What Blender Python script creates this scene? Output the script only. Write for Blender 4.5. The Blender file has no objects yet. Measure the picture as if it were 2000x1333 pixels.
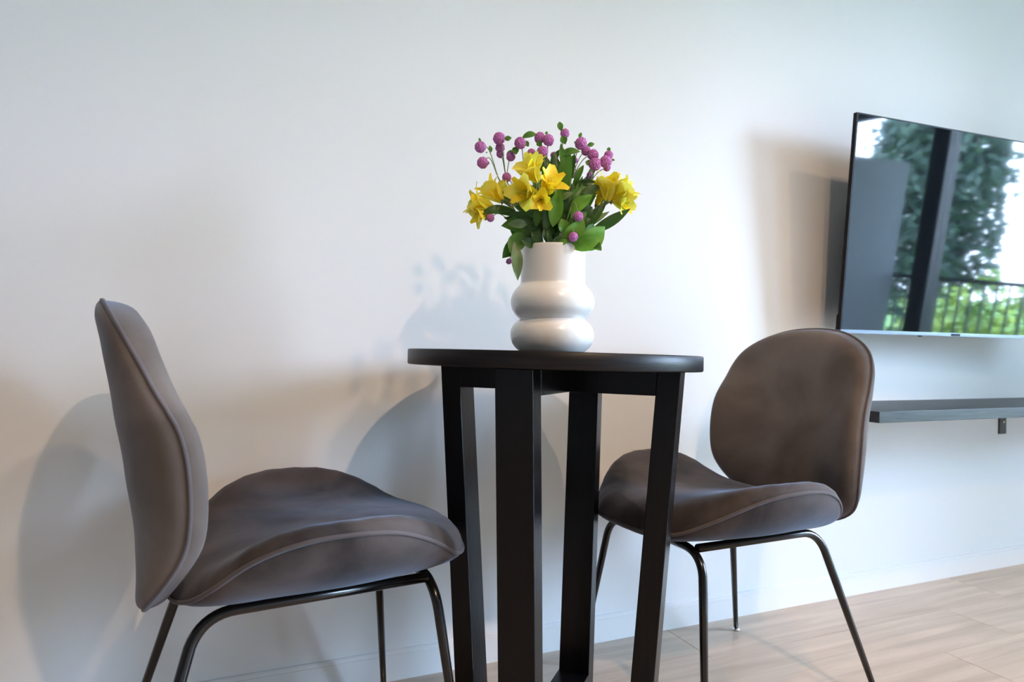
import bpy, bmesh, math, random
from math import pi, sin, cos, radians, sqrt
from mathutils import Vector, Matrix

random.seed(7)
scene = bpy.context.scene
COL = scene.collection

# ------------------------------------------------------------------ camera
# World: X runs along the wall to the right, Y into the wall, Z up.
YAW, PITCH, ROLL, FPX, CAM_H = .4083, .01356, .01723, 1285.0, .78
WALL_Y = 1.538
fw = Vector((sin(YAW)*cos(PITCH), cos(YAW)*cos(PITCH), sin(PITCH)))
r0 = Vector((cos(YAW), -sin(YAW), 0)); u0 = r0.cross(fw)
rt = r0*cos(ROLL) + u0*sin(ROLL); up = -r0*sin(ROLL) + u0*cos(ROLL)
cam_d = bpy.data.cameras.new('camera')
cam = bpy.data.objects.new('camera', cam_d); COL.objects.link(cam)
cam.matrix_world = Matrix(((rt.x, up.x, -fw.x, 0), (rt.y, up.y, -fw.y, 0),
                           (rt.z, up.z, -fw.z, CAM_H), (0, 0, 0, 1)))
cam_d.sensor_fit = 'HORIZONTAL'; cam_d.sensor_width = 36.0
cam_d.lens = 36.0*FPX/2000.0
cam_d.clip_start = .02; cam_d.clip_end = 200
cam_d.dof.use_dof = True; cam_d.dof.focus_distance = 1.30; cam_d.dof.aperture_fstop = 4.5
scene.camera = cam

# ------------------------------------------------------------------ world
SKY = 38.0
w = bpy.data.worlds.new('sky'); scene.world = w; w.use_nodes = True
nt = w.node_tree; nt.nodes.clear()
out = nt.nodes.new('ShaderNodeOutputWorld'); bg = nt.nodes.new('ShaderNodeBackground')
tc = nt.nodes.new('ShaderNodeTexCoord'); sp = nt.nodes.new('ShaderNodeSeparateXYZ')
cr = nt.nodes.new('ShaderNodeValToRGB')
nt.links.new(tc.outputs['Generated'], sp.inputs[0]); nt.links.new(sp.outputs['Z'], cr.inputs[0])
cr.color_ramp.elements[0].position = 0.0; cr.color_ramp.elements[0].color = (.575, .74, .985, 1)
cr.color_ramp.elements[1].position = .8; cr.color_ramp.elements[1].color = (.38, .62, 1.0, 1)
nt.links.new(cr.outputs[0], bg.inputs['Color']); bg.inputs['Strength'].default_value = SKY
nt.links.new(bg.outputs[0], out.inputs['Surface'])

# sun over the trees outside (the roof keeps it out of the room)
sd = bpy.data.lights.new('sun', 'SUN'); sd.energy = 10.0; sd.color = (1, .93, .78); sd.angle = radians(1)
sun = bpy.data.objects.new('sun', sd); COL.objects.link(sun); sun.location = (0, 0, 12)
sun.rotation_euler = Vector((-.75, -.1, .9)).to_track_quat('Z', 'Y').to_euler()

# sampling guide in the window opening (portal: gives off no light of its own)
ROOM_X0, ROOM_X1, ROOM_Y0, CEIL = -2.6, 4.2, -3.0, 2.52
WIN_Y0, WIN_Y1, WIN_Z0, WIN_Z1 = -2.15, .26, .06, 2.26
pd = bpy.data.lights.new('window_portal', 'AREA'); pd.shape = 'RECTANGLE'
pd.size = WIN_Z1-WIN_Z0; pd.size_y = WIN_Y1-WIN_Y0
pd.cycles.is_portal = True
po = bpy.data.objects.new('window_portal', pd); COL.objects.link(po)
po.location = (ROOM_X1+.07, (WIN_Y0+WIN_Y1)/2, (WIN_Z0+WIN_Z1)/2); po.rotation_euler = (0, radians(90), 0)

# ceiling downlights: colour, power, places (x, y)
DL_COL = (1.0, .68, .43)
DL_AT = [(.65, -.85, 80.0), (.98, .20, 24.0), (2.26, .20, 18.0)]

vs = scene.view_settings
vs.view_transform = 'Standard'; vs.look = 'None'; vs.gamma = 1.0; vs.use_curve_mapping = False
vs.exposure = 1.13

# ------------------------------------------------------------------ helpers
def principled(name, color, rough=.5, **kw):
    m = bpy.data.materials.new(name); m.use_nodes = True
    b = m.node_tree.nodes['Principled BSDF']
    b.inputs['Base Color'].default_value = (*color, 1); b.inputs['Roughness'].default_value = rough
    for k, v in kw.items():
        b.inputs[k.replace("_", " ")].default_value = v
    return m

def nodes(m): return m.node_tree.nodes, m.node_tree.links, m.node_tree.nodes['Principled BSDF']

def add_noise_color(m, c0, c1, scale, detail=4, stretch=(1, 1, 1), lo=.35, hi=.65, coord='Object', distort=0.0):
    N, L, b = nodes(m)
    t = N.new('ShaderNodeTexCoord'); mp = N.new('ShaderNodeMapping'); mp.inputs['Scale'].default_value = stretch
    n = N.new('ShaderNodeTexNoise'); n.inputs['Scale'].default_value = scale; n.inputs['Detail'].default_value = detail
    n.inputs['Distortion'].default_value = distort
    r = N.new('ShaderNodeValToRGB')
    r.color_ramp.elements[0].position = lo; r.color_ramp.elements[0].color = (*c0, 1)
    r.color_ramp.elements[1].position = hi; r.color_ramp.elements[1].color = (*c1, 1)
    L.new(t.outputs[coord], mp.inputs[0]); L.new(mp.outputs[0], n.inputs['Vector'])
    L.new(n.outputs['Fac'], r.inputs[0]); L.new(r.outputs[0], b.inputs['Base Color'])
    return mp, n, r

def add_bump(m, scale, strength, dist=.001, stretch=(1, 1, 1), coord='Object', detail=3):
    N, L, b = nodes(m)
    t = N.new('ShaderNodeTexCoord'); mp = N.new('ShaderNodeMapping'); mp.inputs['Scale'].default_value = stretch
    n = N.new('ShaderNodeTexNoise'); n.inputs['Scale'].default_value = scale; n.inputs['Detail'].default_value = detail
    bp = N.new('ShaderNodeBump'); bp.inputs['Strength'].default_value = strength; bp.inputs['Distance'].default_value = dist
    L.new(t.outputs[coord], mp.inputs[0]); L.new(mp.outputs[0], n.inputs['Vector'])
    L.new(n.outputs['Fac'], bp.inputs['Height']); L.new(bp.outputs[0], b.inputs['Normal'])

def link_mesh(name, verts, faces, mat, parent=None, smooth=False, bevel=0.0, autosmooth=None):
    me = bpy.data.meshes.new(name); me.from_pydata([tuple(v) for v in verts], [], faces); me.update()
    return link_me(name, me, mat, parent, smooth, bevel)

def link_me(name, me, mat, parent=None, smooth=False, bevel=0.0):
    if mat is not None and not me.materials: me.materials.append(mat)
    if smooth:
        for p in me.polygons: p.use_smooth = True
    o = bpy.data.objects.new(name, me); COL.objects.link(o)
    if parent is not None: o.parent = parent
    if bevel > 0:
        md = o.modifiers.new('bevel', 'BEVEL'); md.width = bevel; md.segments = 2; md.limit_method = 'ANGLE'
        md.angle_limit = radians(40); md.harden_normals = False
    return o

def thing(name, label, cat, loc=(0, 0, 0), rotz=0, group=None):
    o = bpy.data.objects.new(name, None); COL.objects.link(o); o.empty_display_size = .05
    o.location = loc; o.rotation_euler = (0, 0, rotz); o['label'] = label; o['category'] = cat
    if group: o['group'] = group
    return o

def tag(o, label, cat, group=None):
    o['label'] = label; o['category'] = cat
    if group: o['group'] = group
    return o

def struct(o): o['kind'] = 'structure'; return o

def box_vf(x0, x1, y0, y1, z0, z1, off=0):
    v = [(x0, y0, z0), (x1, y0, z0), (x1, y1, z0), (x0, y1, z0), (x0, y0, z1), (x1, y0, z1), (x1, y1, z1), (x0, y1, z1)]
    f = [(3, 2, 1, 0), (4, 5, 6, 7), (0, 1, 5, 4), (1, 2, 6, 5), (2, 3, 7, 6), (3, 0, 4, 7)]
    return v, [tuple(i+off for i in q) for q in f]

def box(name, x0, x1, y0, y1, z0, z1, mat, parent=None, bevel=0.0):
    v, f = box_vf(x0, x1, y0, y1, z0, z1)
    return link_mesh(name, v, f, mat, parent, bevel=bevel)

def boxes(name, lst, mat, parent=None, bevel=0.0):
    V, F = [], []
    for b in lst:
        v, f = box_vf(*b, off=len(V)); V += v; F += f
    return link_mesh(name, V, F, mat, parent, bevel=bevel)

def catmull(pts, n):
    P = [Vector(p) for p in pts]; P = [2*P[0]-P[1]] + P + [2*P[-1]-P[-2]]
    o = []
    for i in range(1, len(P)-2):
        for k in range(n):
            t = k/n; a, b, c, d = P[i-1], P[i], P[i+1], P[i+2]
            o.append(.5*((2*b)+(c-a)*t+(2*a-5*b+4*c-d)*t*t+(3*b-a-3*c+d)*t*t*t))
    o.append(P[-2]); return o

def tube_vf(path, radii, seg=10, closed=False, off=0, cap=True):
    n = len(path); path = [Vector(p) for p in path]
    if not hasattr(radii, '__len__'): radii = [radii]*n
    V, F = [], []; prev = None
    for i in range(n):
        if closed: t = path[(i+1) % n]-path[i-1]
        else: t = path[min(i+1, n-1)]-path[max(i-1, 0)]
        t.normalize()
        if prev is None:
            a = Vector((0, 0, 1)) if abs(t.z) < .9 else Vector((1, 0, 0))
            prev = t.cross(a).normalized()
        prev = (prev - t*prev.dot(t)).normalized(); bn = t.cross(prev)
        for k in range(seg):
            a = 2*pi*k/seg; V.append(path[i] + radii[i]*(prev*cos(a)+bn*sin(a)))
    m = n if closed else n-1
    for i in range(m):
        for k in range(seg):
            a = i*seg+k; b = i*seg+(k+1) % seg; j = (i+1) % n
            F.append((off+a, off+b, off+j*seg+(k+1) % seg, off+j*seg+k))
    if cap and not closed:
        F.append(tuple(off+k for k in reversed(range(seg)))); F.append(tuple(off+(n-1)*seg+k for k in range(seg)))
    return V, F

def tube(name, path, radii, mat, parent=None, seg=12, closed=False):
    V, F = tube_vf(path, radii, seg, closed); return link_mesh(name, V, F, mat, parent, smooth=True)

def lathe_vf(prof, seg=64, off=0):
    V, F = [], []; n = len(prof)
    for (r, z) in prof:
        for k in range(seg):
            a = 2*pi*k/seg; V.append((r*cos(a), r*sin(a), z))
    for i in range(n-1):
        for k in range(seg):
            F.append((off+i*seg+k, off+i*seg+(k+1) % seg, off+(i+1)*seg+(k+1) % seg, off+(i+1)*seg+k))
    F.append(tuple(off+k for k in reversed(range(seg)))); F.append(tuple(off+(n-1)*seg+k for k in range(seg)))
    return V, F

# ------------------------------------------------------------------ materials
M_wall = principled('wall_paint', (.79, .79, .79), .62)
add_bump(M_wall, 220, .12, .0006)
M_ceil = principled('ceiling_paint', (.55, .55, .55), .8)
M_dim = principled('bounce_cut_wall_paint', (.22, .21, .20), .7)  # for the unseen walls, darkened to cut bounce light in the room
M_base = principled('baseboard_paint', (.80, .80, .80), .38)
M_grout = principled('grout', (.60, .55, .50), .8)
M_frame = principled('dark_window_frame', (.02, .022, .026), .4)
M_glass = bpy.data.materials.new('window_glass'); M_glass.use_nodes = True
_N = M_glass.node_tree.nodes; _L = M_glass.node_tree.links; _N.clear()
_o = _N.new('ShaderNodeOutputMaterial'); _mx = _N.new('ShaderNodeMixShader'); _tr = _N.new('ShaderNodeBsdfTransparent')
_gl = _N.new('ShaderNodeBsdfGlossy'); _gl.inputs['Roughness'].default_value = .01; _tr.inputs['Color'].default_value = (.97, .97, .97, 1)
_lw = _N.new('ShaderNodeLayerWeight'); _lw.inputs['Blend'].default_value = .5
_pw = _N.new('ShaderNodeMath'); _pw.operation = 'POWER'; _pw.inputs[1].default_value = 4.5; _L.new(_lw.outputs['Facing'], _pw.inputs[0])
_fr = _N.new('ShaderNodeMath'); _fr.operation = 'MULTIPLY_ADD'; _fr.inputs[1].default_value = .5; _fr.inputs[2].default_value = .03; _L.new(_pw.outputs[0], _fr.inputs[0])
_L.new(_fr.outputs[0], _mx.inputs[0]); _L.new(_tr.outputs[0], _mx.inputs[1]); _L.new(_gl.outputs[0], _mx.inputs[2]); _L.new(_mx.outputs[0], _o.inputs[0])

def make_plank_mat(i, a, b):
    m = principled('wood_look_tile_%d' % i, a, .42)
    N, L, bs = nodes(m)
    t = N.new('ShaderNodeTexCoord'); inf = N.new('ShaderNodeObjectInfo')
    ad = N.new('ShaderNodeVectorMath'); ad.operation = 'MULTIPLY_ADD'
    cmb = N.new('ShaderNodeCombineXYZ'); L.new(inf.outputs['Random'], cmb.inputs[0]); L.new(inf.outputs['Random'], cmb.inputs[1])
    ad.inputs[1].default_value = (17, 31, 0); L.new(cmb.outputs[0], ad.inputs[0]); L.new(t.outputs['Object'], ad.inputs[2])
    mp = N.new('ShaderNodeMapping'); mp.inputs['Scale'].default_value = (1.6, 22, 1); L.new(ad.outputs[0], mp.inputs[0])
    n1 = N.new('ShaderNodeTexNoise'); n1.inputs['Scale'].default_value = 1.4; n1.inputs['Detail'].default_value = 6; n1.inputs['Distortion'].default_value = .5
    L.new(mp.outputs[0], n1.inputs['Vector'])
    n2 = N.new('ShaderNodeTexNoise'); n2.inputs['Scale'].default_value = 3; n2.inputs['Detail'].default_value = 2; L.new(ad.outputs[0], n2.inputs['Vector'])
    r = N.new('ShaderNodeValToRGB'); r.color_ramp.elements[0].position = .32; r.color_ramp.elements[0].color = (*b, 1)
    r.color_ramp.elements[1].position = .66; r.color_ramp.elements[1].color = (*a, 1)
    L.new(n1.outputs['Fac'], r.inputs[0])
    mx = N.new('ShaderNodeMix'); mx.data_type = 'RGBA'; mx.blend_type = 'MULTIPLY'; mx.inputs[0].default_value = .35
    r2 = N.new('ShaderNodeValToRGB'); r2.color_ramp.elements[0].position = .35; r2.color_ramp.elements[0].color = (.72, .70, .68, 1)
    r2.color_ramp.elements[1].position = .65; L.new(n2.outputs['Fac'], r2.inputs[0])
    L.new(r.outputs[0], mx.inputs[6]); L.new(r2.outputs[0], mx.inputs[7]); L.new(mx.outputs[2], bs.inputs['Base Color'])
    bp = N.new('ShaderNodeBump'); bp.inputs['Strength'].default_value = .15; bp.inputs['Distance'].default_value = .0008
    L.new(n1.outputs['Fac'], bp.inputs['Height']); L.new(bp.outputs[0], bs.inputs['Normal'])
    return m
M_plank = make_plank_mat(0, (.60, .485, .385), (.45, .355, .275))

def wood_black(name, c0, c1, stretch, rough=.42):
    m = principled(name, c0, rough)
    add_noise_color(m, c0, c1, 6, 5, stretch, .35, .7, distort=.3)
    add_bump(m, 14, .35, .0008, stretch, detail=5)
    m.node_tree.nodes['Principled BSDF'].inputs['Specular IOR Level'].default_value = .28
    return m
M_tab_top = wood_black('black_stained_wood_top', (.004, .004, .005), (.011, .010, .011), (1.5, 1.5, 40), .42)
M_tab_leg = wood_black('black_stained_wood_leg', (.0025, .0025, .003), (.006, .0055, .006), (30, 30, 1.5), .42)
M_tab_leg.node_tree.nodes['Principled BSDF'].inputs['Specular IOR Level'].default_value = .20
M_tab_leg.node_tree.nodes['Principled BSDF'].inputs['Roughness'].default_value = .26
M_shelf = wood_black('black_stained_shelf_wood', (.012, .014, .018), (.040, .043, .050), (1.2, 22, 22), .42)  # lighter blue-grey than the table: reflected cool light put into the colour
M_metal = principled('black_powder_coated_steel', (.004, .004, .004), .2)
M_bracket = principled('black_bracket_steel', (.03, .03, .035), .4)
M_screw = principled('screw_brass', (.5, .45, .3), .35, Metallic=1.0)

def velvet(name, c0, c1):
    m = principled(name, c0, .85)
    mp, n, r = add_noise_color(m, c0, c1, 5.5, 5, (1, 1, 1), .36, .66, distort=.6)
    N, L, b = nodes(m)
    b.inputs['Sheen Weight'].default_value = .30; b.inputs['Sheen Roughness'].default_value = .38
    b.inputs['Sheen Tint'].default_value = (.62, .76, 1.0, 1)  # bluish tint paints cool window light onto the velvet rims
    b.inputs['Specular IOR Level'].default_value = .15
    n2 = N.new('ShaderNodeTexNoise'); n2.inputs['Scale'].default_value = 900; n2.inputs['Detail'].default_value = 2
    n3 = N.new('ShaderNodeTexNoise'); n3.inputs['Scale'].default_value = 14; n3.inputs['Detail'].default_value = 3
    t = N.new('ShaderNodeTexCoord'); L.new(t.outputs['Object'], n2.inputs['Vector']); L.new(t.outputs['Object'], n3.inputs['Vector'])
    bp = N.new('ShaderNodeBump'); bp.inputs['Strength'].default_value = .25; bp.inputs['Distance'].default_value = .0006
    bp2 = N.new('ShaderNodeBump'); bp2.inputs['Strength'].default_value = .35; bp2.inputs['Distance'].default_value = .004
    L.new(n3.outputs['Fac'], bp2.inputs['Height']); L.new(n2.outputs['Fac'], bp.inputs['Height'])
    L.new(bp2.outputs[0], bp.inputs['Normal']); L.new(bp.outputs[0], b.inputs['Normal'])
    return m
M_velvet = velvet('grey_brown_velvet', (.085, .071, .064), (.150, .127, .115))
M_velvet_seat = velvet('worn_seat_velvet', (.030, .025, .024), (.105, .088, .084))
M_piping = velvet('velvet_piping', (.075, .066, .067), (.12, .105, .108))
M_glide = principled('chrome_glide', (.7, .7, .7), .2, Metallic=1.0)

# ------------------------------------------------------------------ the room
def slab(name, *a, mat=M_wall): return struct(box(name, *a, mat))
T = .12
slab('wall_back', ROOM_X0-T, ROOM_X1+T, WALL_Y, WALL_Y+T, -.05, CEIL+.05)
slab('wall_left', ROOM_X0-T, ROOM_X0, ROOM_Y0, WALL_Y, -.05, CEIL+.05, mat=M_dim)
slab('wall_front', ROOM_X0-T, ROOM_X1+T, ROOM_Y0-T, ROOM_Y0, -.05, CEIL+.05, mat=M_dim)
struct(boxes('wall_right', [(ROOM_X1, ROOM_X1+T, ROOM_Y0, WIN_Y0, -.05, CEIL+.05), (ROOM_X1, ROOM_X1+T, WIN_Y1, WALL_Y, -.05, CEIL+.05),
      (ROOM_X1, ROOM_X1+T, WIN_Y0, WIN_Y1, WIN_Z1, CEIL+.05), (ROOM_X1, ROOM_X1+T, WIN_Y0, WIN_Y1, -.05, WIN_Z0)], M_wall))
ceil = slab('ceiling', ROOM_X0-T, ROOM_X1+T, ROOM_Y0-T, WALL_Y+T, CEIL, CEIL+.15, mat=M_ceil)

floor = struct(box('floor', ROOM_X0-T, ROOM_X1+T, ROOM_Y0-T, WALL_Y, -.06, -.0012, M_grout))
PW, PL, GAP = .1935, 1.203, .0016
row = 0; y1 = 1.5335; pmesh = {}
while y1 > ROOM_Y0:
    y0 = max(y1-PW, ROOM_Y0)
    xo = 1.152 - .299*row
    k0 = math.floor((ROOM_X0-xo)/PL)
    for k in range(k0, k0+8):
        a = max(xo+k*PL, ROOM_X0); b = min(xo+(k+1)*PL, ROOM_X1)
        if b-a < .02: continue
        L_, W_ = round(b-a, 3), round(y1-y0, 3)
        if (L_, W_) not in pmesh:
            v, f = box_vf(-L_/2+GAP/2, L_/2-GAP/2, -W_/2+GAP/2, W_/2-GAP/2, -.004, 0)
            me = bpy.data.meshes.new('floor_plank'); me.from_pydata(v, [], f); me.materials.append(M_plank); pmesh[(L_, W_)] = me
        o = bpy.data.objects.new('floor_plank', pmesh[(L_, W_)]); COL.objects.link(o); o.parent = floor
        o.location = ((a+b)/2, (y0+y1)/2, random.uniform(-.0002, .0002))
    y1 -= PW; row += 1

# baseboard with a small stepped top edge
v, f = [], []
prof = [(0, 0), (-.010, 0), (-.010, .060), (-.008, .0605), (-.008, .068), (-.006, .070), (0, .070)]
for X in (ROOM_X0, ROOM_X1):
    for (y, z) in prof: v.append((X, WALL_Y+y, z))
n = len(prof)
f = [(i, (i+1) % n, n+(i+1) % n, n+i) for i in range(n)] + [tuple(range(n)), tuple(range(2*n-1, n-1, -1))]
struct(link_mesh('baseboard_back', v, f, M_base))
struct(box('baseboard_left', ROOM_X0, ROOM_X0+.01, ROOM_Y0, WALL_Y-.01, 0, .07, M_base))
struct(box('baseboard_front', ROOM_X0, ROOM_X1, ROOM_Y0, ROOM_Y0+.01, 0, .07, M_base))

# glazed balcony doors in the right wall
win = struct(boxes('window_1', [(ROOM_X1+.01, ROOM_X1+.08, WIN_Y0, WIN_Y1, WIN_Z0, WIN_Z0+.05), (ROOM_X1+.01, ROOM_X1+.08, WIN_Y0, WIN_Y1, WIN_Z1-.05, WIN_Z1),
        (ROOM_X1+.01, ROOM_X1+.08, WIN_Y0, WIN_Y0+.05, WIN_Z0, WIN_Z1), (ROOM_X1+.01, ROOM_X1+.08, WIN_Y1-.05, WIN_Y1, WIN_Z0, WIN_Z1)], M_frame, bevel=.003))
box('mullion', ROOM_X1-.01, ROOM_X1+.09, -.74, -.60, WIN_Z0+.05, WIN_Z1-.05, M_frame, win, bevel=.004)
for a, b in ((WIN_Y0+.05, -.74), (-.60, WIN_Y1-.05)):
    box('window_pane', ROOM_X1+.04, ROOM_X1+.046, a, b, WIN_Z0+.05, WIN_Z1-.05, M_glass, win)

# downlights
M_ring = principled('downlight_ring', (.85, .85, .85), .4)
M_lens = bpy.data.materials.new('downlight_lens'); M_lens.use_nodes = True
_b = M_lens.node_tree.nodes['Principled BSDF']; _b.inputs['Emission Color'].default_value = (*DL_COL, 1); _b.inputs['Emission Strength'].default_value = 20
for i, (x, y, power) in enumerate(DL_AT):
    t = thing('recessed_downlight', ['round ceiling downlight in the middle of the room, well in front of the table', 'round ceiling downlight near the wall, above the table',
              'round ceiling downlight near the wall, in front of the television'][i], 'downlight', (x, y, CEIL))
    V, F = lathe_vf([(.036, -.001), (.048, -.006), (.050, -.004), (.050, 0), (.036, 0)], 32)
    link_mesh('trim_ring', V, F[:-2], M_ring, t, smooth=True)
    V, F = lathe_vf([(.030, -.0005), (.030, 0)], 24)
    link_mesh('lens', V, F, M_lens, t)
    ld = bpy.data.lights.new('lamp_light', 'SPOT'); ld.energy = power; ld.color = DL_COL; ld.shadow_soft_size = .028
    ld.spot_size = radians(150); ld.spot_blend = .8
    lo = bpy.data.objects.new('lamp_light', ld); COL.objects.link(lo); lo.parent = t; lo.location = (0, 0, -.012)

# ------------------------------------------------------------------ table
TX, TY, TTH = .606, 1.169, -.7813
TZ, TT, TRH = .7755, .0290, .0460
GX, GY = -.0140, -.0060
tab = thing('bistro_table', 'small round black wooden bistro table with four inward-leaning square legs', 'table', (TX, TY, 0))
# the top, fractionally out of level like the floor it stands on
ang = [2*pi*k/128 for k in range(128)]
R = .2885; pr = [(R-.0022, 0), (R, .0022), (R, TT-.0018), (R-.0018, TT)]
V = []; F = []
for (r, z) in pr:
    for a in ang:
        x = r*cos(a)-.0063; y = r*sin(a)+.0064
        V.append((x, y, TZ-TT+z+GX*x+GY*y))
nn = len(ang)
for i in range(3):
    for k in range(nn): F.append((i*nn+k, i*nn+(k+1) % nn, (i+1)*nn+(k+1) % nn, (i+1)*nn+k))
F.append(tuple(reversed(range(nn)))); F.append(tuple(range(3*nn, 4*nn)))
top = link_mesh('table_top', V, F, M_tab_top, tab)
md = top.modifiers.new('wn', 'EDGE_SPLIT'); md.split_angle = radians(60)
for p in top.data.polygons: p.use_smooth = len(p.vertices) == 4

AO, LW, LT, LEAN = .2442, .0678, .0423, .0713
zb = TZ-TT
def tl(d, al, pe, z):
    q = Vector((d[0], d[1]))*(AO-(zb-z)*LEAN-al*LT) + Vector((-d[1], d[0]))*pe*LW/2
    dz = GX*q.x+GY*q.y if z > .3 else 0
    return (q.x, q.y, z+dz)
e = (cos(TTH), sin(TTH)); nrm = (-sin(TTH), cos(TTH))
dirs = [e, (-e[0], -e[1]), nrm, (-nrm[0], -nrm[1])]
for d in dirs:
    V = [tl(d, al, pe, z) for z in (0, zb-.0005) for (al, pe) in ((0, -1), (0, 1), (1, 1), (1, -1))]
    F = [(3, 2, 1, 0), (4, 5, 6, 7), (0, 1, 5, 4), (1, 2, 6, 5), (2, 3, 7, 6), (3, 0, 4, 7)]
    link_mesh('leg', V, F, M_tab_leg, tab, bevel=.0016)
def rail(name, d, z0, z1, inset=0.0, half=None):
    # a bar between two opposite legs, or half of one
    V = []
    for z in (z0, z1):
        zz = z if z > .3 else z
        A = Vector(tl(d, 1, 1, zz)); B = Vector(tl(d, 1, -1, zz)); o = (-d[0], -d[1])
        if half is None:
            C_ = Vector(tl(o, 1, 1, zz)); D_ = Vector(tl(o, 1, -1, zz))
        else:
            s = Vector((-d[1], d[0], 0))*LW/2; c = Vector((d[0], d[1], 0))*LW/2
            dz = 0
            C_ = c-s; D_ = c+s; C_.z = z; D_.z = z
        V += [A, B, C_, D_]
    F = [(3, 2, 1, 0), (4, 5, 6, 7), (0, 1, 5, 4), (1, 2, 6, 5), (2, 3, 7, 6), (3, 0, 4, 7)]
    return link_mesh(name, V, F, M_tab_leg, tab, bevel=.0012)
rail('apron_rail', e, zb-TRH, zb-.0005); rail('apron_rail', nrm, zb-TRH, zb-.0005, half=1); rail('apron_rail', dirs[3], zb-TRH, zb-.0005, half=1)
rail('stretcher', e, .028, .074); rail('stretcher', nrm, .028, .074, half=1); rail('stretcher', dirs[3], .028, .074, half=1)

# ------------------------------------------------------------------ chairs
def interp_closed(pts, n):
    """pts: half rim from one end of the symmetry axis to the other; returns a closed smooth rim of n points"""
    full = [Vector(p) for p in pts] + [Vector((p[0], -p[1], p[2])) for p in reversed(pts[1:-1])]
    m = len(full); dense = []
    for i in range(m):
        a, b, c, d = full[i-1], full[i], full[(i+1) % m], full[(i+2) % m]
        for k in range(12):
            t = k/12
            dense.append(.5*((2*b)+(c-a)*t+(2*a-5*b+4*c-d)*t*t+(3*b-a-3*c+d)*t*t*t))
    cum = [0]
    for i in range(len(dense)): cum.append(cum[-1]+(dense[(i+1) % len(dense)]-dense[i]).length)
    outp = []; j = 0
    for k in range(n):
        s = cum[-1]*k/n
        while cum[j+1] < s: j += 1
        t = (s-cum[j])/(cum[j+1]-cum[j]); outp.append(dense[j].lerp(dense[(j+1) % len(dense)], t))
    return outp

SEAT_RIM = [(.292, 0, .415), (.284, .07, .412), (.264, .118, .412), (.236, .152, .421), (.200, .190, .446), (.160, .218, .470), (.120, .236, .488),
            (.080, .248, .499), (.030, .255, .504), (-.030, .253, .502), (-.080, .243, .490), (-.120, .228, .470), (-.155, .205, .440),
            (-.182, .170, .414), (-.200, .120, .398), (-.211, .06, .391), (-.214, 0, .389)]
BACK_RIM = [(-.310, 0, .846), (-.306, .055, .843), (-.299, .108, .832), (-.287, .155, .810), (-.272, .187, .783), (-.254, .205, .750), (-.238, .213, .718),
            (-.222, .219, .69), (-.207, .223, .66), (-.197, .225, .62), (-.192, .225, .57), (-.192, .222, .53), (-.196, .217, .50), (-.206, .208, .473),
            (-.221, .193, .446), (-.236, .168, .420), (-.243, .130, .398), (-.237, .07, .380), (-.230, 0, .370)]

def lin(x, xs, ys):
    if x <= xs[0]: return ys[0]
    for i in range(len(xs)-1):
        if x <= xs[i+1]:
            t = (x-xs[i])/(xs[i+1]-xs[i]); t = t*t*(3-2*t)*.3+t*.7
            return ys[i]+(ys[i+1]-ys[i])*t
    return ys[-1]

def pillow(rim, cen, fA, fB, NR, name, mat, parent):
    """two surfaces meeting in the rim: fA above/front, fB below/behind; rings crowd towards the rim"""
    n = len(rim); V = []; F = []
    rho = [1-(1-k/NR)**2.2 for k in range(1, NR+1)]
    def surf(fn, flip):
        base = len(V); V.append(fn(0, rim[0], 0)); prev = None
        for j, r in enumerate(rho):
            if j == NR-1: start = None
            idx = []
            for i in range(n): V.append(fn(r, rim[i], i)); idx.append(len(V)-1)
            for i in range(n):
                k = (i+1) % n
                q = (base, idx[i], idx[k]) if prev is None else (prev[i], idx[i], idx[k], prev[k])
                F.append(q if not flip else tuple(reversed(q)))
            prev = idx
        return prev
    surf(fA, False); surf(fB, True)
    me = bpy.data.meshes.new(name); me.from_pydata([tuple(v) for v in V], [], F)
    bm = bmesh.new(); bm.from_mesh(me); bmesh.ops.remove_doubles(bm, verts=bm.verts, dist=.00005)
    bmesh.ops.recalc_face_normals(bm, faces=bm.faces); bm.to_mesh(me); bm.free()
    return link_me(name, me, mat, parent, smooth=True)

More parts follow.
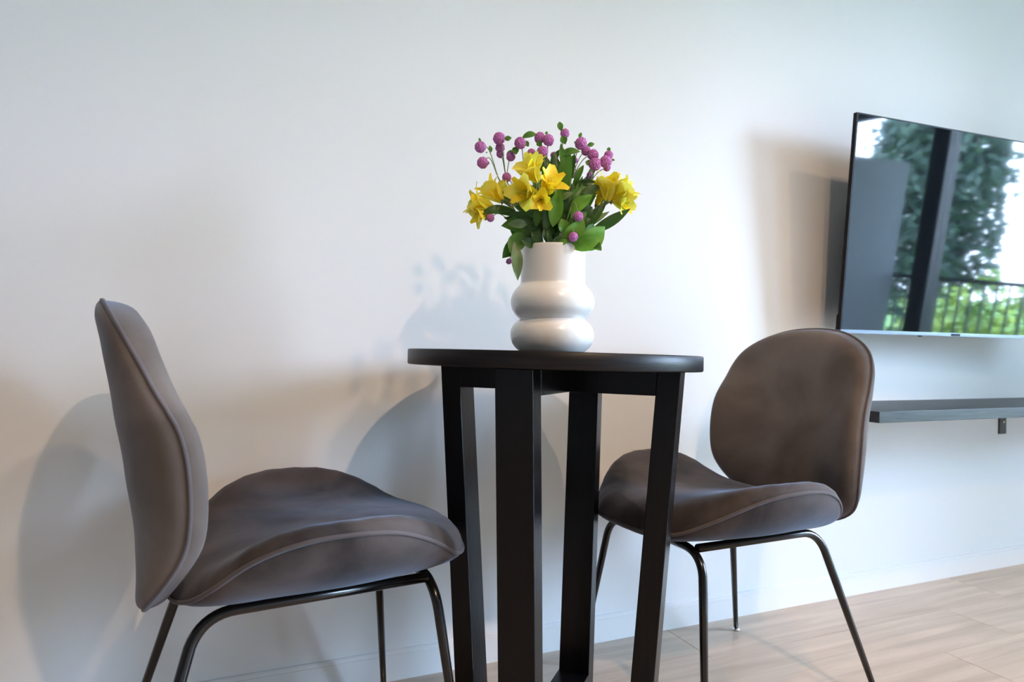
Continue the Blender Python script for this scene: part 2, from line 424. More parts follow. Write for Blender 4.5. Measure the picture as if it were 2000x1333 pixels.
def make_chair():
    t = thing('dining_chair', 'x', 'chair', group='velvet chairs at the bistro table')
    # seat
    rim = interp_closed(SEAT_RIM, 112); c = Vector((.03, 0, 0))
    def edge(r, p): return (1-r**p)**.5
    def topf(r, q, i):
        x = c.x+(q.x-c.x)*r; y = q.y*r
        pk = .0012*sin(i*1.9)*max(0, r-.8)*4
        fr = max(0, min(1, (x-.02)/.16)); fr = fr*fr*(3-2*fr)*(.4+.6*min(1, abs(y)/.13))
        return Vector((x, y, .438+(q.z-.438)*r**2.3 + (.036+.012*fr)*edge(r, 12) + pk))
    def botf(r, q, i):
        x = c.x+(q.x-c.x)*r; y = q.y*r
        zb_ = .380+.004*abs(x)*0
        return Vector((x, y, q.z*1.0 - (q.z-zb_)*edge(r, 3.2) - .0015*sin(i*2.3)*max(0, r-.85)*5*(1-r)*6))
    seat = pillow(rim, c, topf, botf, 22, 'seat', M_velvet_seat, t)
    tube('piping', rim, .0036, M_piping, seat, 8, closed=True)
    # backrest
    rimb = interp_closed(BACK_RIM, 112); zc = .61
    zs = [.36, .384, .41, .49, .59, .69, .775, .82, .848, .87]; xs_ = [-.226, -.232, -.240, -.254, -.273, -.290, -.304, -.311, -.311, -.310]
    cs = lambda z: lin(z, zs, xs_)
    def rear(r, q, i):
        bu = r+.13*(r**8)*(1-r**8)
        z = zc+(q.z-zc)*r; y = q.y*bu
        k = r**4.2
        x = cs(z)+(q.x-cs(q.z))*k
        return Vector((x - .013*edge(r, 16)*r**3, y, z))
    def front(r, q, i):
        z = zc+(q.z-zc)*r; y = q.y*r
        x = cs(z)+.026+(q.x-cs(q.z)-.026)*r**2.4
        tp = max(0, min(1, (z-.72)/.10)); tp = tp*tp*(3-2*tp)
        return Vector((x+(.040+.007*tp)*edge(r, 15+10*tp), y, z))
    back = pillow(rimb, None, front, rear, 22, 'backrest', M_velvet, t)
    tube('piping', rimb, .0036, M_piping, back, 8, closed=True)
    # steel frame: an inverted U at the front, two rear legs running forward as side rails
    zf, zr = .378, .378
    for s in (1, -1):
        a = Vector((.236, s*.222, .006)); b = Vector((.190, s*.156, .406))
        dirn = (b-a).normalized()
        top_ = a + dirn*((zf-.0-a.z)/dirn.z)
        cpts = [a, a+dirn*.30]
        corner = top_
        for k in range(1, 10):
            u = k/10; p0 = corner-dirn*.055; p1 = corner; p2 = corner+Vector((0, -s*.055, .002))
            cpts.append(p0*(1-u)**2+p1*2*u*(1-u)+p2*u*u)
        cpts.append(corner+Vector((0, -s*.055, .002))); cpts.append(Vector((corner.x-.001, 0, zf+.002)))
        rad = [.0062]+[.0088]*1+[.0088]*9+[.0088]*2
        lg = tube('leg', cpts, rad, M_metal, t, 14)
        g = lathe_vf([(.010, 0), (.011, .002), (.011, .005), (.007, .008)], 16)
        link_mesh('glide', [(v[0]+a.x, v[1]+a.y, v[2]) for v in g[0]], g[1], M_glide, lg, smooth=True)
        # rear
        a = Vector((-.275, s*.215, .006)); b = Vector((-.171, s*.132, .383)); dirn = (b-a).normalized()
        corner = a + dirn*((zr-a.z)/dirn.z)
        fwd = Vector((.360, s*.006, .004)); fw1 = fwd.normalized()
        cpts = [a, a+dirn*.28]
        for k in range(1, 10):
            u = k/10; p0 = corner-dirn*.055; p2 = corner+fw1*.055
            cpts.append(p0*(1-u)**2+corner*2*u*(1-u)+p2*u*u)
        cpts += [corner+fw1*.055, corner+fwd]
        lg = tube('leg', cpts, [.0062]+[.0088]*12, M_metal, t, 14)
        link_mesh('glide', [(v[0]+a.x, v[1]+a.y, v[2]) for v in g[0]], g[1], M_glide, lg, smooth=True)
    # bracket that carries the backrest
    for s in (-.05, .05):
        p = catmull([(-.12, s, .390), (-.19, s, .392), (-.222, s, .400), (-.236, s, .43), (-.245, s, .50)], 4)
        tube('back_bracket', p, .006, M_metal, t, 8)
    return t

def dup(root, loc, rotz):
    r = root.copy(); COL.objects.link(r); r.location = loc; r.rotation_euler = (0, 0, rotz)
    for ch in list(root.children):
        c_ = ch.copy(); COL.objects.link(c_); c_.parent = r
        for g in list(ch.children):
            d_ = g.copy(); COL.objects.link(d_); d_.parent = c_
    return r
chair = make_chair()
chair.location = (.127, 1.232, 0); chair.rotation_euler = (0, 0, .100)
chair['label'] = 'dark grey velvet chair left of the table, seen side-on from behind its backrest'
chair2 = dup(chair, (1.069, 1.230, 0), 3.187)
chair2['label'] = 'brown-grey velvet chair right of the table, front of its rounded backrest showing'

# ------------------------------------------------------------------ vase
VX, VY = .590, 1.165
def tz(x, y): return TZ+GX*(x-TX)+GY*(y-TY)
vz = tz(VX, VY)
s = 1.018e-3
half = [(54, 0), (62, 1.5), (71, 9), (78, 19), (81, 32), (79.5, 45), (74, 55), (66, 62), (63.5, 64.5), (66, 67), (72, 73), (79, 84), (81.5, 96), (80.5, 106), (76, 117), (69, 126), (64.2, 131.5), (63, 134),
        (62.6, 140), (62.8, 160), (63, 185), (63, 203), (62, 205.5), (60, 205.5), (58.5, 203), (58, 180), (58, 135), (58, 70), (56, 12), (30, 8)]
prof = [(0.001, 0)]
pp = catmull([(r*s, z*s, 0) for r, z in half], 3)
prof += [(p.x, p.y) for p in pp] + [(.001, 8*s)]
M_vase = principled('white_glazed_ceramic', (.76, .75, .74), .28, Coat_Weight=.5, Coat_Roughness=.10)
V, F = lathe_vf(prof, 96)
vase = link_mesh('vase', V, F, M_vase, None, smooth=True); vase.location = (VX, VY, vz+.0002)
tag(vase, 'white ceramic vase with two bulging rings standing on the round black table', 'vase')

# ------------------------------------------------------------------ flowers
# bouquet frame: x to the right, z up from the table, y away, in millimetres, seen square-on
def leafmat(name, c0, c1, sss=.12):
    m = principled(name, c0, .42); add_noise_color(m, c0, c1, 45, 3, (1, 1, 1), .35, .65)
    N, L, b = nodes(m)
    tr = N.new('ShaderNodeBsdfTranslucent'); mx = N.new('ShaderNodeMixShader'); mx.inputs[0].default_value = .28
    tr.inputs['Color'].default_value = (min(1, c1[0]*1.6), min(1, c1[1]*1.6), c1[2], 1)
    o = [n_ for n_ in N if n_.type == 'OUTPUT_MATERIAL'][0]
    L.new(b.outputs[0], mx.inputs[1]); L.new(tr.outputs[0], mx.inputs[2]); L.new(mx.outputs[0], o.inputs[0])
    return m
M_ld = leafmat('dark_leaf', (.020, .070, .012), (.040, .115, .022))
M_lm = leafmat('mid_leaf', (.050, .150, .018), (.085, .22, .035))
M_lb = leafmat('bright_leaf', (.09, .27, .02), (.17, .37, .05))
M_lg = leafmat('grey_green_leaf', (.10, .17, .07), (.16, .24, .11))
M_stem = principled('green_stem', (.16, .24, .09), .5)
M_pet_o = leafmat('yellow_petal', (.92, .74, .03), (.94, .84, .16))
M_pet_i = leafmat('deep_yellow_petal', (.92, .56, .012), (.94, .72, .04))
M_pet_g = leafmat('green_tipped_petal', (.62, .66, .06), (.86, .72, .10))
M_streak = principled('petal_streak', (.20, .06, .01), .6)
M_purple = principled('purple_amaranth', (.42, .11, .36), .7)
add_noise_color(M_purple, (.30, .05, .27), (.60, .24, .55), 420, 2, (1, 1, 1), .4, .6)

BO = Vector((VX, VY, vz)); BA = -.4083
bx = Vector((cos(BA), sin(BA), 0)); by = Vector((-sin(BA), cos(BA), 0))
def P(px, py, d=0.0):
    """px,py in millimetre-like units of the bouquet drawing (1073, 686 = foot of the vase), d millimetres away"""
    x = (px-1073)*s; z = (686-py)*s; k = 1+d*.001/1.31
    x2 = x + (686-py)*s*-.017; z2 = z+(px-1073)*s*.0
    return BO + bx*(x2*k) + by*(d*.001) + Vector((0, 0, 1))*(z*k)

def leaf(parent, a, b, w_, mat, droop=0.0, fold=.25, side=None, name='leaf', roundness=.45):
    a = Vector(a); b = Vector(b); L_ = (b-a).length; t = (b-a).normalized()
    if side is None:
        side = t.cross(by)
        if side.length < .2: side = t.cross(Vector((0, 0, 1)))
    side = (side - t*side.dot(t)).normalized()
    tw = random.uniform(-.45, .45); side = Matrix.Rotation(tw, 3, t) @ side
    nn_ = t.cross(side).normalized(); V = []; F = []; n_ = 8
    for i in range(n_+1):
        u = i/n_
        wd = w_*.5*(sin(pi*min(1, u**(.55+roundness*.9)*.985+.015)))**.8 if 0 < i < n_ else w_*.03
        c_ = a.lerp(b, u) + nn_*(L_*droop*sin(pi*u)) 
        rip = .04*w_*sin(u*9+tw*5)
        V += [c_-side*wd+nn_*(wd*fold+rip), c_-side*wd*.5+nn_*wd*fold*.4, c_, c_+side*wd*.5+nn_*wd*fold*.4, c_+side*wd+nn_*(wd*fold-rip)]
    for i in range(n_):
        for k in range(4): F.append((i*5+k, i*5+k+1, i*5+k+6, i*5+k+5))
    return link_mesh(name, V, F, mat, parent, smooth=True)

def head_mesh():
    bm = bmesh.new(); bmesh.ops.create_icosphere(bm, subdivisions=4, radius=1.0)
    # pointed florets: push vertices of the coarser lattice outwards
    for v in bm.verts:
        d = v.co.normalized()
        g = (sin(d.x*19+d.y*3)*sin(d.y*19+d.z*5)*sin(d.z*19+d.x*4))
        v.co = d*(1+.13*g+random.uniform(-.05, .06)); v.co.z *= 1.04
    me = bpy.data.meshes.new('flower_head'); bm.to_mesh(me); bm.free(); me.materials.append(M_purple)
    for p in me.polygons: p.use_smooth = False
    return me
HEAD = head_mesh()

def sprig(label, joint, heads, bracts, leaves_=()):
    """globe amaranth: joint = where it leaves the vase; heads = (px,py,d,r_px, bend)"""
    t = thing('globe_amaranth', label, 'flower', P(1073, 478, 0), group='purple flowers in the vase')
    inv = Matrix.Translation(-P(1073, 478, 0))
    J = P(*joint); base = P(1073+(joint[0]-1073)*.12, 520, joint[2]*.3)
    lp = lambda v: inv @ v
    st = tube('stem', [lp(p) for p in catmull([base, P(1073+(joint[0]-1073)*.35, 478, joint[2]*.5), J], 5)], .0013, M_stem, t, 6)
    for h in heads:
        c_ = P(h[0], h[1], h[2]); r = h[3]*s; bend = h[4] if len(h) > 4 else 0
        mid = J.lerp(c_, .55) + Vector((0, 0, 1))*r*(1.2+bend) ; 
        fh = bpy.data.objects.new('flower_head', HEAD); COL.objects.link(fh); fh.parent = t; fh.location = lp(c_)
        fh.scale = (r, r, r); fh.rotation_euler = (random.uniform(-.4, .4), random.uniform(-.4, .4), random.uniform(0, 6))
        tube('stalk', [lp(p) for p in catmull([J, mid, c_], 6)], .0009, M_stem, t, 6)
    for b in bracts:
        leaf(t, lp(P(b[0], b[1], b[4])), lp(P(b[2], b[3], b[4]+random.uniform(-4, 4))), b[5]*s, M_lm, droop=.1)
    for l in leaves_: leafpx(t, lp, l)
    return t

MATS = {'d': M_ld, 'm': M_lm, 'b': M_lb, 'g': M_lg}
def leafpx(t, lp, l):
    x0, y0, x1, y1, d0, d1, w_, m = l[:8]
    dr = l[8] if len(l) > 8 else .12; rd = l[9] if len(l) > 9 else .45
    leaf(t, lp(P(x0, y0, d0)), lp(P(x1, y1, d1)), w_*s, MATS[m], droop=dr, roundness=rd)

sprig('purple globe amaranth sprig with two heads, leftmost of the bouquet', (968, 345, -10),
      [(933, 286, -15, 10.5, .9), (937, 317, -20, 10.3, .9)], [(944, 296, 946, 298, -15, 4), (951, 283, 954, 297, -12, 8), (934, 276, 930, 268, -15, 5), (945, 314, 950, 320, -20, 5)])
sprig('purple globe amaranth sprig with a tall head above three small ones, upper left', (985, 350, 10),
      [(970.4, 268.6, 0, 11.2), (973.4, 287, 15, 9), (974, 299, 20, 7.5), (993.7, 304, 5, 8.5)], [(980, 270, 995, 267, 0, 10), (985, 300, 1000, 292, 8, 8)])
sprig('purple globe amaranth sprig with one large head between curved green leaves, upper left', (1020, 340, -5),
      [(1011, 277, -10, 10.8), (1034, 297, 5, 8.5)], [(1000, 285, 1003, 300, -5, 14), (1016, 266, 1044, 259, 0, 15), (1020, 272, 1028, 284, -5, 10)])
sprig('purple globe amaranth sprig with three clustered heads, left of the top centre', (1062, 345, 0),
      [(1050.5, 266, 5, 10.5), (1066.6, 270.6, -5, 10.5), (1054.4, 293, -15, 10.3)], [(1046, 272, 1052, 284, -10, 12), (1060, 258, 1066, 255, 0, 6)])
sprig('purple globe amaranth sprig with the single highest head, top centre', (1086, 350, 10),
      [(1099, 256.5, 0, 8.6), (1078, 300, 20, 6)], [(1092, 252, 1088, 234, -4, 12), (1092, 262, 1100, 278, -6, 15)])
sprig('purple globe amaranth sprig with three heads in a falling row, upper right', (1112, 345, 0),
      [(1130.4, 275.7, -5, 11.3), (1140.5, 290, 0, 9), (1153.7, 298, -8, 10.3)], [(1127, 266, 1131, 254, -5, 7), (1142, 280, 1157, 276, 0, 9), (1118, 272, 1124, 282, 4, 9)])
sprig('purple globe amaranth sprig with heads above the right yellow blooms, rightmost', (1140, 365, 5),
      [(1156.7, 316, -20, 11.6), (1178, 311, -15, 11.2), (1184, 298, -8, 8.5), (1181, 322, -5, 7)], [(1184, 290, 1185, 282, -8, 8), (1138, 312, 1148, 316, -18, 12), (1189, 307, 1196, 308, -10, 5)])
sprig('small purple globe amaranth sprig half hidden among upright stems, right of centre', (1124, 370, 20),
      [(1119, 309, 25, 6.5), (1148.6, 338.5, 10, 6.5), (1116, 338, 22, 6)], [])
sprig('purple globe amaranth sprig with two heads behind the central yellow blooms', (1012, 400, 15),
      [(985.6, 344.6, 5, 8.6), (992.7, 381, 0, 8.5)], [(980, 352, 975, 360, 5, 6)])
sprig('small purple globe amaranth head poking out below the left yellow blooms', (985, 425, -25),
      [(951, 424.6, -45, 7.2)], [(945, 428, 938, 426, -45, 7)])
sprig('bright purple globe amaranth head low in front of the green leaves', (1108, 400, -50),
      [(1121, 418.5, -66, 8.8, .6)], [(1113, 412, 1108, 424, -66, 8)])
sprig('drooping purple globe amaranth on a curved pale stalk just above the vase rim', (1102, 452, -55),
      [(1111, 459, -66, 8.3, 2.6)], [(1117, 456, 1124, 460, -64, 7)])
sprig('tiny purple globe amaranth bud hanging beside the vase at the left', (1010, 470, -40),
      [(987, 509, -48, 5.2, 1.0)], [(985, 505, 981, 513, -48, 5)])

def petal_vf(axis, out, L_, w_, flare, curl, off, tipgreen=False):
    """a petal rising along axis and flaring outwards"""
    sd_ = axis.cross(out).normalized(); V = []; F = []; n_ = 7
    pos = Vector((0, 0, 0)); ang_ = flare*.15
    for i in range(n_+1):
        u = i/n_
        wd = w_*.5*(.16+.84*sin(pi*min(1, .08+u*.86))**1.2) if u < .97 else w_*.16
        dirn = axis*cos(ang_)+out*sin(ang_); nm = -axis*sin(ang_)+out*cos(ang_)
        cup = .35*wd*(1-u*.6)
        V += [pos-sd_*wd-nm*cup*1.0, pos-sd_*wd*.5-nm*cup*.3, pos, pos+sd_*wd*.5-nm*cup*.3, pos+sd_*wd-nm*cup]
        pos = pos+dirn*(L_/n_); ang_ += (flare*.85+curl*u)/n_
    for i in range(n_):
        for k in range(4): F.append((off+i*5+k, off+i*5+k+1, off+i*5+k+6, off+i*5+k+5))
    return V, F

def bloom(t, lp, base, tip, size=1.0, warm=False, nfl=1.05):
    """six petals: three broad outer ones, three narrow inner ones with streaks"""
    A = P(*base); B = P(*tip); ax = (B-A).normalized(); L_ = 62*s*size
    ref = ax.cross(Vector((.3, .2, 1))).normalized(); ref2 = ax.cross(ref)
    rot = random.uniform(0, 2)
    fl = thing_part('flower', t, lp(A))
    for k in range(6):
        a = rot+k*pi/3; o_ = ref*cos(a)+ref2*sin(a); outer = k % 2 == 0
        V, F = petal_vf(ax, o_, L_*(random.uniform(.95, 1.05) if outer else .98), L_*(.60 if outer else .38),
                        nfl*(1.0 if outer else .75)*random.uniform(.85, 1.15), .9 if outer else .5, 0)
        m = (M_pet_i if warm else (M_pet_o if random.random() < .6 else M_pet_g)) if outer else (M_pet_i if random.random() < .6 or warm else M_pet_o)
        pt = link_mesh('petal', V, F, m, fl, smooth=True)
    V, F = [], []
    for k in range(5):
        a = k*1.3; o_ = ref*cos(a)+ref2*sin(a)
        v, f = tube_vf([Vector((0, 0, 0)), ax*L_*.4+o_*.002, ax*L_*.72+o_*.007], [.0006, .0006, .0010], 5, off=len(V)); V += v; F += f
    link_mesh('stamens', V, F, M_pet_g, fl)
    return fl

def thing_part(name, parent, loc):
    # an anchor mesh for the flower: its green receptacle
    V, F = lathe_vf([(.0014, -.006), (.0034, -.002), (.0036, .002), (.0022, .005)], 8)
    o = link_mesh(name, V, F, M_lg, parent, smooth=True); o.location = loc
    return o

def lily(label, joint, blooms, leaves_, extra=()):
    t = thing('peruvian_lily', label, 'flower', P(1073, 478, 0), group='yellow flowers in the vase')
    inv = Matrix.Translation(-P(1073, 478, 0)); lp = lambda v: inv @ v
    J = P(*joint); base = P(1073+(joint[0]-1073)*.1, 530, joint[2]*.3)
    tube('stem', [lp(p) for p in catmull([base, P(1073+(joint[0]-1073)*.42, 474, joint[2]*.5), J], 6)], .0024, M_stem, t, 8)
    for b in blooms:
        bloom(t, lp, *b); A = P(*b[0])
        tube('stalk', [lp(p) for p in catmull([J, J.lerp(A, .5)+Vector((0, 0, .002)), A], 4)], .0015, M_stem, t, 6)
    for l in leaves_: leafpx(t, lp, l)
    return t

lily('yellow lily-like cluster of trumpet blooms leaning out at the left', (1000, 412, -20),
     [((958, 408, -30), (905, 388, -42), 1.0), ((975, 392, -22), (935, 352, -28), .98), ((950, 412, -34), (918, 424, -50), .72), ((984, 392, -12), (968, 352, -5), .70)],
     [(1000, 410, 928, 418, -25, -45, 20, 'd'), (1050, 436, 985, 412, -30, -45, 24, 'd'), (1045, 450, 978, 424, -35, -30, 22, 'd'), (1010, 405, 966, 388, -10, -20, 9, 'g'),
      (990, 400, 975, 368, -8, -14, 12, 'm'), (1020, 425, 950, 410, -20, -30, 16, 'd'), (1060, 420, 1000, 400, -40, -50, 20, 'd')])
lily('yellow lily-like cluster of warm orange-yellow blooms at the bouquet centre', (1048, 405, -50),
     [((1040, 378, -52), (1008, 372, -88), 1.05), ((1045, 352, -40), (1022, 322, -62), 1.0), ((1054, 378, -50), (1072, 345, -80), .95, True), ((1046, 385, -56), (1048, 392, -95), .70, True), ((1036, 340, -30), (1040, 306, -34), .72)],
     [(1072, 440, 1083, 366, -55, -60, 28, 'b', .05), (1060, 445, 1064, 376, -50, -58, 22, 'd', .05), (1040, 440, 1050, 395, -45, -55, 18, 'm'), (1075, 435, 1060, 400, -30, -45, 18, 'd')])
lily('yellow lily-like cluster of pale yellow blooms leaning out at the right', (1160, 410, -20),
     [((1180, 388, -22), (1186, 340, -34), 1.02), ((1188, 388, -20), (1222, 358, -32), .98), ((1192, 386, -16), (1214, 390, -34), .80), ((1176, 384, -8), (1168, 350, 4), .78, True), ((1160, 398, 0), (1170, 376, -8), .42, True)],
     [(1135, 450, 1180, 386, -28, -24, 17, 'd', .04), (1150, 448, 1224, 402, -30, -45, 22, 'd', .03, .3), (1128, 446, 1185, 408, -22, -20, 13, 'g', .04), (1142, 440, 1165, 395, -18, -20, 12, 'd')])

# leafy greenery
def greens(label, joint, leaves_):
    t = thing('leafy_stem', label, 'greenery', P(1073, 478, 0), group='green foliage in the vase')
    inv = Matrix.Translation(-P(1073, 478, 0)); lp = lambda v: inv @ v
    J = P(*joint); base = P(1073+(joint[0]-1073)*.12, 530, joint[2]*.3)
    tube('stem', [lp(p) for p in catmull([base, P(1073+(joint[0]-1073)*.5, 474, joint[2]*.6), J], 6)], .0017, M_stem, t, 6)
    for l in leaves_: leafpx(t, lp, l)
    return t
greens('bright green broad leaves spilling over the vase rim at the right', (1128, 462, -40),
       [(1122, 479, 1174, 438, -45, -50, 42, 'b', .15, .3), (1112, 482, 1165, 462, -50, -60, 26, 'b', .12), (1150, 466, 1167, 485, -50, -52, 15, 'm'), (1100, 474, 1132, 424, -50, -60, 38, 'b', .12, .2),
        (1132, 470, 1152, 432, -30, -35, 30, 'm'), (1078, 474, 1104, 466, -55, -62, 12, 'b'), (1096, 450, 1088, 424, -52, -58, 26, 'b', .1, .2), (1100, 440, 1138, 410, -50, -55, 24, 'm')])
greens('long olive-green leaves hanging down beside the vase at the left', (1026, 452, -35),
       [(1030, 440, 972, 440, -40, -45, 34, 'm', .1, .2), (1022, 436, 984, 436, -50, -60, 18, 'g', .15), (1018, 446, 974, 503, -45, -55, 30, 'd', -.15), (1014, 452, 988, 492, -55, -62, 34, 'm', -.1),
        (998, 470, 1003, 546, -55, -62, 22, 'g', .08), (1040, 466, 1008, 440, -40, -50, 26, 'd'), (1036, 478, 1010, 466, -45, -60, 20, 'd')])
greens('tall narrow green leaves standing upright at the bouquet centre', (1095, 330, 0),
       [(1094, 380, 1106, 286, -20, -22, 30, 'm', .04, .3), (1084, 372, 1078, 292, -5, 0, 20, 'd', .04), (1088, 298, 1128, 292, -15, -25, 16, 'm', .12), (1108, 350, 1118, 296, -8, -6, 18, 'd'),
        (1118, 360, 1136, 318, 0, 0, 14, 'm'), (1066, 350, 1058, 298, 0, 8, 16, 'd'), (1098, 330, 1092, 276, 6, 10, 12, 'm'), (1072, 330, 1090, 288, 10, 15, 14, 'd'), (1040, 345, 1068, 312, 10, 10, 14, 'm')])
greens('vivid green mid-height leaves right of the bouquet centre', (1115, 390, -35),
       [(1108, 415, 1150, 376, -48, -52, 28, 'b', .1, .3), (1090, 400, 1130, 362, -30, -30, 20, 'm'), (1130, 372, 1168, 360, -20, -20, 18, 'g'), (1096, 395, 1076, 360, -28, -30, 18, 'm'),
        (1128, 420, 1150, 400, -40, -42, 26, 'd'), (1086, 390, 1112, 372, -40, -46, 14, 'g'), (1124, 352, 1158, 352, -10, -10, 12, 'd'), (1118, 440, 1146, 424, -45, -50, 24, 'd')])
# dark inner foliage filling the heart of the bouquet
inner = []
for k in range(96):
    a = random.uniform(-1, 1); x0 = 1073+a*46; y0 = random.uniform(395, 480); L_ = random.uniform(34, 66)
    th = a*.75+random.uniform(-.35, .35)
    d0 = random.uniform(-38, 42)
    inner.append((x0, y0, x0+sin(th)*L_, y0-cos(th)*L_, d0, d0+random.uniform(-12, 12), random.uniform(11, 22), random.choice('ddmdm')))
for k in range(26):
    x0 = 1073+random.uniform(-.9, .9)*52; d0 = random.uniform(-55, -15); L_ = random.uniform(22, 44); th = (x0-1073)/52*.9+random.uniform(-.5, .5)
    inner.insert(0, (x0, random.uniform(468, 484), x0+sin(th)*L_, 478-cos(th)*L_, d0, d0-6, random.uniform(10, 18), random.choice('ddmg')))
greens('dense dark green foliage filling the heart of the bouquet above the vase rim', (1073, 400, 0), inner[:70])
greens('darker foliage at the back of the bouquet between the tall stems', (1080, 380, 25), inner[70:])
ups = []
for k in range(18):
    x0 = random.uniform(1048, 1140); y0 = random.uniform(385, 430); L_ = random.uniform(50, 88); th = (x0-1085)/60*.5+random.uniform(-.2, .2); d0 = random.uniform(-15, 45)
    ups.append((x0, y0, x0+sin(th)*L_, y0-cos(th)*L_, d0, d0+random.uniform(-8, 8), random.uniform(9, 17), random.choice('dmmgd')))
greens('slim upright leaves between the purple heads behind the central blooms', (1098, 370, 12), ups)
# grass-like upright stems
t = thing('stem_bundle', 'thin pale green bare stems rising between the flowers', 'greenery', P(1073, 478, 0))
inv = Matrix.Translation(-P(1073, 478, 0))
for k in range(16):
    a = -1+2*k/15; d = random.uniform(-30, 35)
    pts = [P(1073+a*18, 540, d*.3), P(1073+a*34, 474, d*.6), P(1073+a*62+random.uniform(-8, 8), random.uniform(335, 390), d)]
    tube('stem', [inv @ p for p in catmull(pts, 4)], .0011, M_stem, t, 5)

# ------------------------------------------------------------------ television
TVW, TVH = 1.13, .65
a_, b_ = .0672, .0839
ex = Vector((cos(a_), -sin(a_), 0)); nin = Vector((sin(a_), cos(a_), 0))
ey = Vector((0, 0, 1))*cos(b_)-nin*sin(b_); ez = ex.cross(ey)          # ez points out of the screen
TVO = Vector((1.6852, 1.4208, .8481))
tv = thing('television', 'flat black television on a wall mount, tilted slightly down, reflecting the balcony', 'television')
tv.matrix_world = Matrix(((ex.x, ey.x, ez.x, TVO.x), (ex.y, ey.y, ez.y, TVO.y), (ex.z, ey.z, ez.z, TVO.z), (0, 0, 0, 1)))
M_tvb = principled('black_plastic', (.008, .008, .010), .5, Specular_IOR_Level=.15)
M_screen = principled('glossy_screen', (.004, .006, .009), .035, IOR=1.65)
M_silver = principled('silver_trim', (.20, .23, .30), .35, Metallic=.6)
box('screen', .006, TVW-.006, .011, TVH-.004, -.004, .0006, M_screen, tv)
boxes('bezel', [(0, .006, 0, TVH, -.012, .001), (TVW-.006, TVW, 0, TVH, -.012, .001), (.006, TVW-.006, TVH-.004, TVH, -.012, .001), (.006, TVW-.006, .011, TVH-.004, -.012, -.004)], M_tvb, tv)
box('lower_trim', 0, TVW, 0, .011, -.012, .003, M_silver, tv, bevel=.001)
box('rear_housing', .09, TVW-.09, .02, TVH*.62, -.055, -.012, M_tvb, tv, bevel=.006)
box('lower_rear_cover', .002, TVW-.002, .001, .055, -.020, -.012, M_tvb, tv, bevel=.002)
box('badge', .46, .50, .002, .009, .003, .0042, M_tvb, tv, bevel=.0005)
box('sensor', TVW*.285, TVW*.285+.014, -.004, 0, -.004, .002, M_tvb, tv, bevel=.001)
inv = tv.matrix_world.inverted()
def wm(x0, x1, y0, y1, z0, z1):
    v, f = box_vf(x0, x1, y0, y1, z0, z1); return [inv @ Vector(p) for p in v], f
V, F = [], []
for b in ((2.13, 2.37, WALL_Y-.012, WALL_Y, 1.02, 1.30), (2.22, 2.28, WALL_Y-.105, WALL_Y-.012, 1.12, 1.20)):
    v, f = wm(*b); F += [tuple(i+len(V) for i in q) for q in f]; V += v
link_mesh('wall_mount', V, F, M_bracket, tv)

# ------------------------------------------------------------------ shelf
sh = thing('wall_shelf', 'long black-stained wooden shelf, tinted blue-grey for reflected cool light, mounted on the wall below the television', 'shelf', (1.607, WALL_Y, .631))
box('board', 0, 2.0, -.310, 0, -.0305, 0, M_shelf, sh, bevel=.0012)
for X in (1.045, 1.85):
    o = boxes('bracket', [(X, X+.040, -.006, 0, -.134, -.0305), (X, X+.040, -.25, -.006, -.0345, -.0305)], M_bracket, sh, bevel=.001)
    V, F = lathe_vf([(.0055, 0), (.0055, .002), (.003, .0035)], 12)
    link_mesh('screw', [(v[0]+X+.022, -.006-v[2], v[1]-.088) for v in V], F, M_screw, o)

# ------------------------------------------------------------------ balcony and garden
M_conc = principled('balcony_concrete', (.35, .35, .35), .8); M_part = principled('grey_partition', (.085, .09, .095), .7)
M_rail = principled('railing_steel', (.03, .035, .04), .5); M_grass = principled('garden_grass', (.10, .22, .04), .9)
add_noise_color(M_grass, (.05, .13, .02), (.18, .32, .05), 3)
struct(box('added_overhang', ROOM_X1+T, 5.9, -6, 3, 2.72, 2.90, M_ceil))  # unseen overhead slab, added to cut off the higher sky light
struct(box('balcony_floor', ROOM_X1+T, 5.75, -6, 3, -.16, -.02, M_conc))  # floor slab of the balcony
slabo = box('balcony_partition', 4.36, 5.56, -2.33, -2.25, -.02, 2.10, M_part, bevel=.004)
tag(slabo, 'tall grey balcony partition reflected in the left half of the television', 'partition')
ra = thing('balcony_railing', 'dark metal balcony railing with thin vertical bars, reflected in the television', 'railing', (5.6, 0, 0))
box('top_rail', -.025, .025, -5, 3, 1.0, 1.035, M_rail, ra); box('bottom_rail', -.015, .015, -5, 3, .08, .11, M_rail, ra)
v, f = box_vf(-.008, .008, -.008, .008, .11, 1.0); bme = bpy.data.meshes.new('baluster'); bme.from_pydata(v, [], f); bme.materials.append(M_rail)
for k in range(70):
    o = bpy.data.objects.new('baluster', bme); COL.objects.link(o); o.parent = ra; o.location = (0, -4.9+k*.112, 0)
struct(box('ground', 5.75, 60, -60, 40, -1.2, -1.0, M_grass))

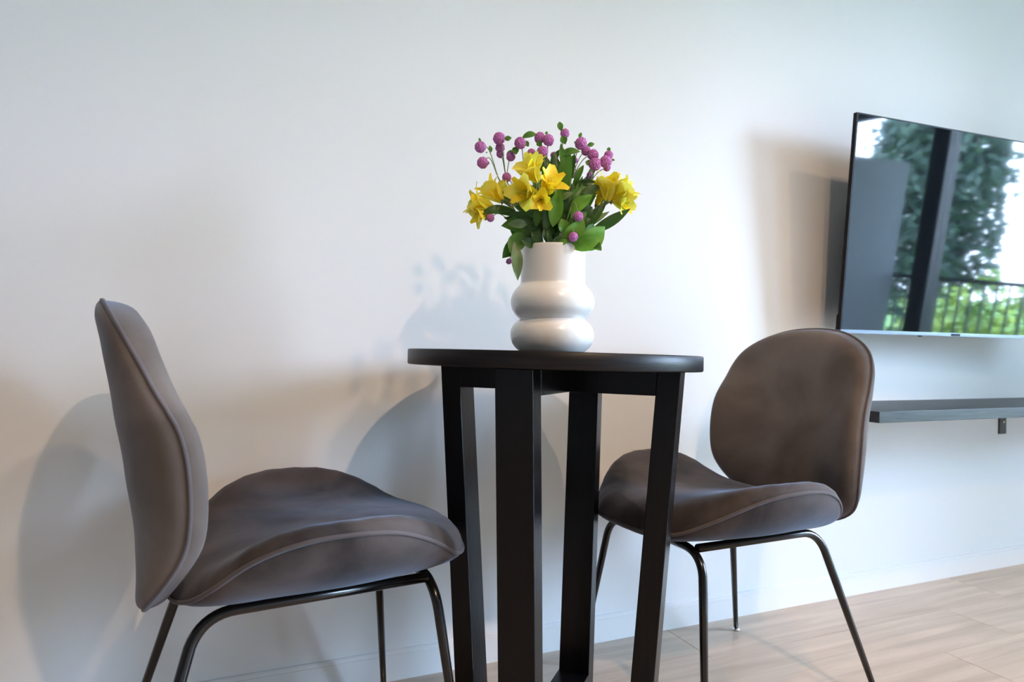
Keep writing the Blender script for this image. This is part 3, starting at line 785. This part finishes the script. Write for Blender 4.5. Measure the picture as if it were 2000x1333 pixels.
def foliage_mat(n_, c0, c1):
    m = principled(n_, c0, .6); add_noise_color(m, c0, c1, 2.5, 4); return m
M_tree = foliage_mat('tree_foliage', (.010, .028, .018), (.030, .065, .036)); M_bush = foliage_mat('bush_foliage', (.05, .11, .012), (.22, .30, .035))
M_bark = principled('bark', (.08, .06, .045), .9)
def crown(name, n_, rx, ry, rz, size, mat, parent, zc_=0):
    V, F = [], []
    for k in range(n_):
        while True:
            p = Vector((random.uniform(-1, 1), random.uniform(-1, 1), random.uniform(-1, 1)))
            if .35 < p.length < 1: break
        lump = 1+.18*sin(p.x*5+p.z*3)+.15*sin(p.y*7)
        c_ = Vector((p.x*rx*lump, p.y*ry*lump, p.z*rz*lump+zc_)); a = Vector((random.gauss(0, 1), random.gauss(0, 1), random.gauss(0, 1))).normalized()
        b = a.orthogonal().normalized(); sz = size*random.uniform(.5, 1.2); i = len(V)
        V += [c_-a*sz, c_+b*sz*.45, c_+a*sz, c_-b*sz*.45]; F.append((i, i+1, i+2, i+3))
    o = link_mesh(name, V, F, mat, parent); o['kind'] = 'stuff'; return o
def tree(label, x, y, trunk_h, rx, ry, rz, n_, size, mat, cat='tree', name='garden_tree', zc_=None):
    t = thing(name, label, cat, (x, y, -1.0))
    if trunk_h > 0: tube('trunk', [(0, 0, 0), (.1, .05, trunk_h*.5), (0, .1, trunk_h)], [.16, .13, .09], M_bark, t, 8)
    crown('foliage', n_, rx, ry, rz, size, mat, t, trunk_h if zc_ is None else zc_)
tree('tall dark garden tree reflected in the middle of the television', 11.5, -7.35, 3.9, 1.4, 1.05, 2.7, 8000, .13, M_tree)
tree('dark garden tree reflected at the left of the television', 14.5, -14.5, 3.0, 1.4, .9, 1.7, 4200, .12, M_tree)
tree('yellow-green round bush reflected at the right of the television', 8.8, -3.9, 0, .9, 1.1, .95, 3200, .075, M_bush, 'bush', 'garden_bush', 1.0)
tree('green bush behind the railing, reflected low in the television', 8.6, -6.3, 0, .75, .8, .75, 2600, .075, M_tree, 'bush', 'garden_bush', 1.0)
tree('unseen green bush added outside to narrow the sky light, hidden from the television reflection', 9.0, -.7, 0, 1.0, 1.3, 1.2, 3000, .08, M_bush, 'bush', 'garden_bush', 1.5)  # unseen bush, added to block low sky light
tree('second unseen green bush added outside to narrow the sky light', 9.0, 2.9, 0, 1.0, 1.3, 1.2, 3000, .08, M_bush, 'bush', 'garden_bush', 1.5)  # also added out of view, to narrow the band of sky light
bd = thing('distant_building', 'pale building beyond the garden, reflected at the right of the television', 'building', (30, -13.5, -1))
M_bld = principled('pale_render', (.55, .55, .55), .8); M_bwin = principled('dark_window', (.05, .06, .08), .2)
box('wall', 0, 6, -3, 4, 0, 4.2, M_bld, bd); box('roof', -.3, 6.3, -3.3, 4.3, 4.2, 4.4, M_conc, bd)
for zz in (1.0, 2.7):
    for yy in (-2.2, -.4, 1.4):
        box('window', -.03, .02, yy, yy+1.1, zz, zz+1.0, M_bwin, bd)
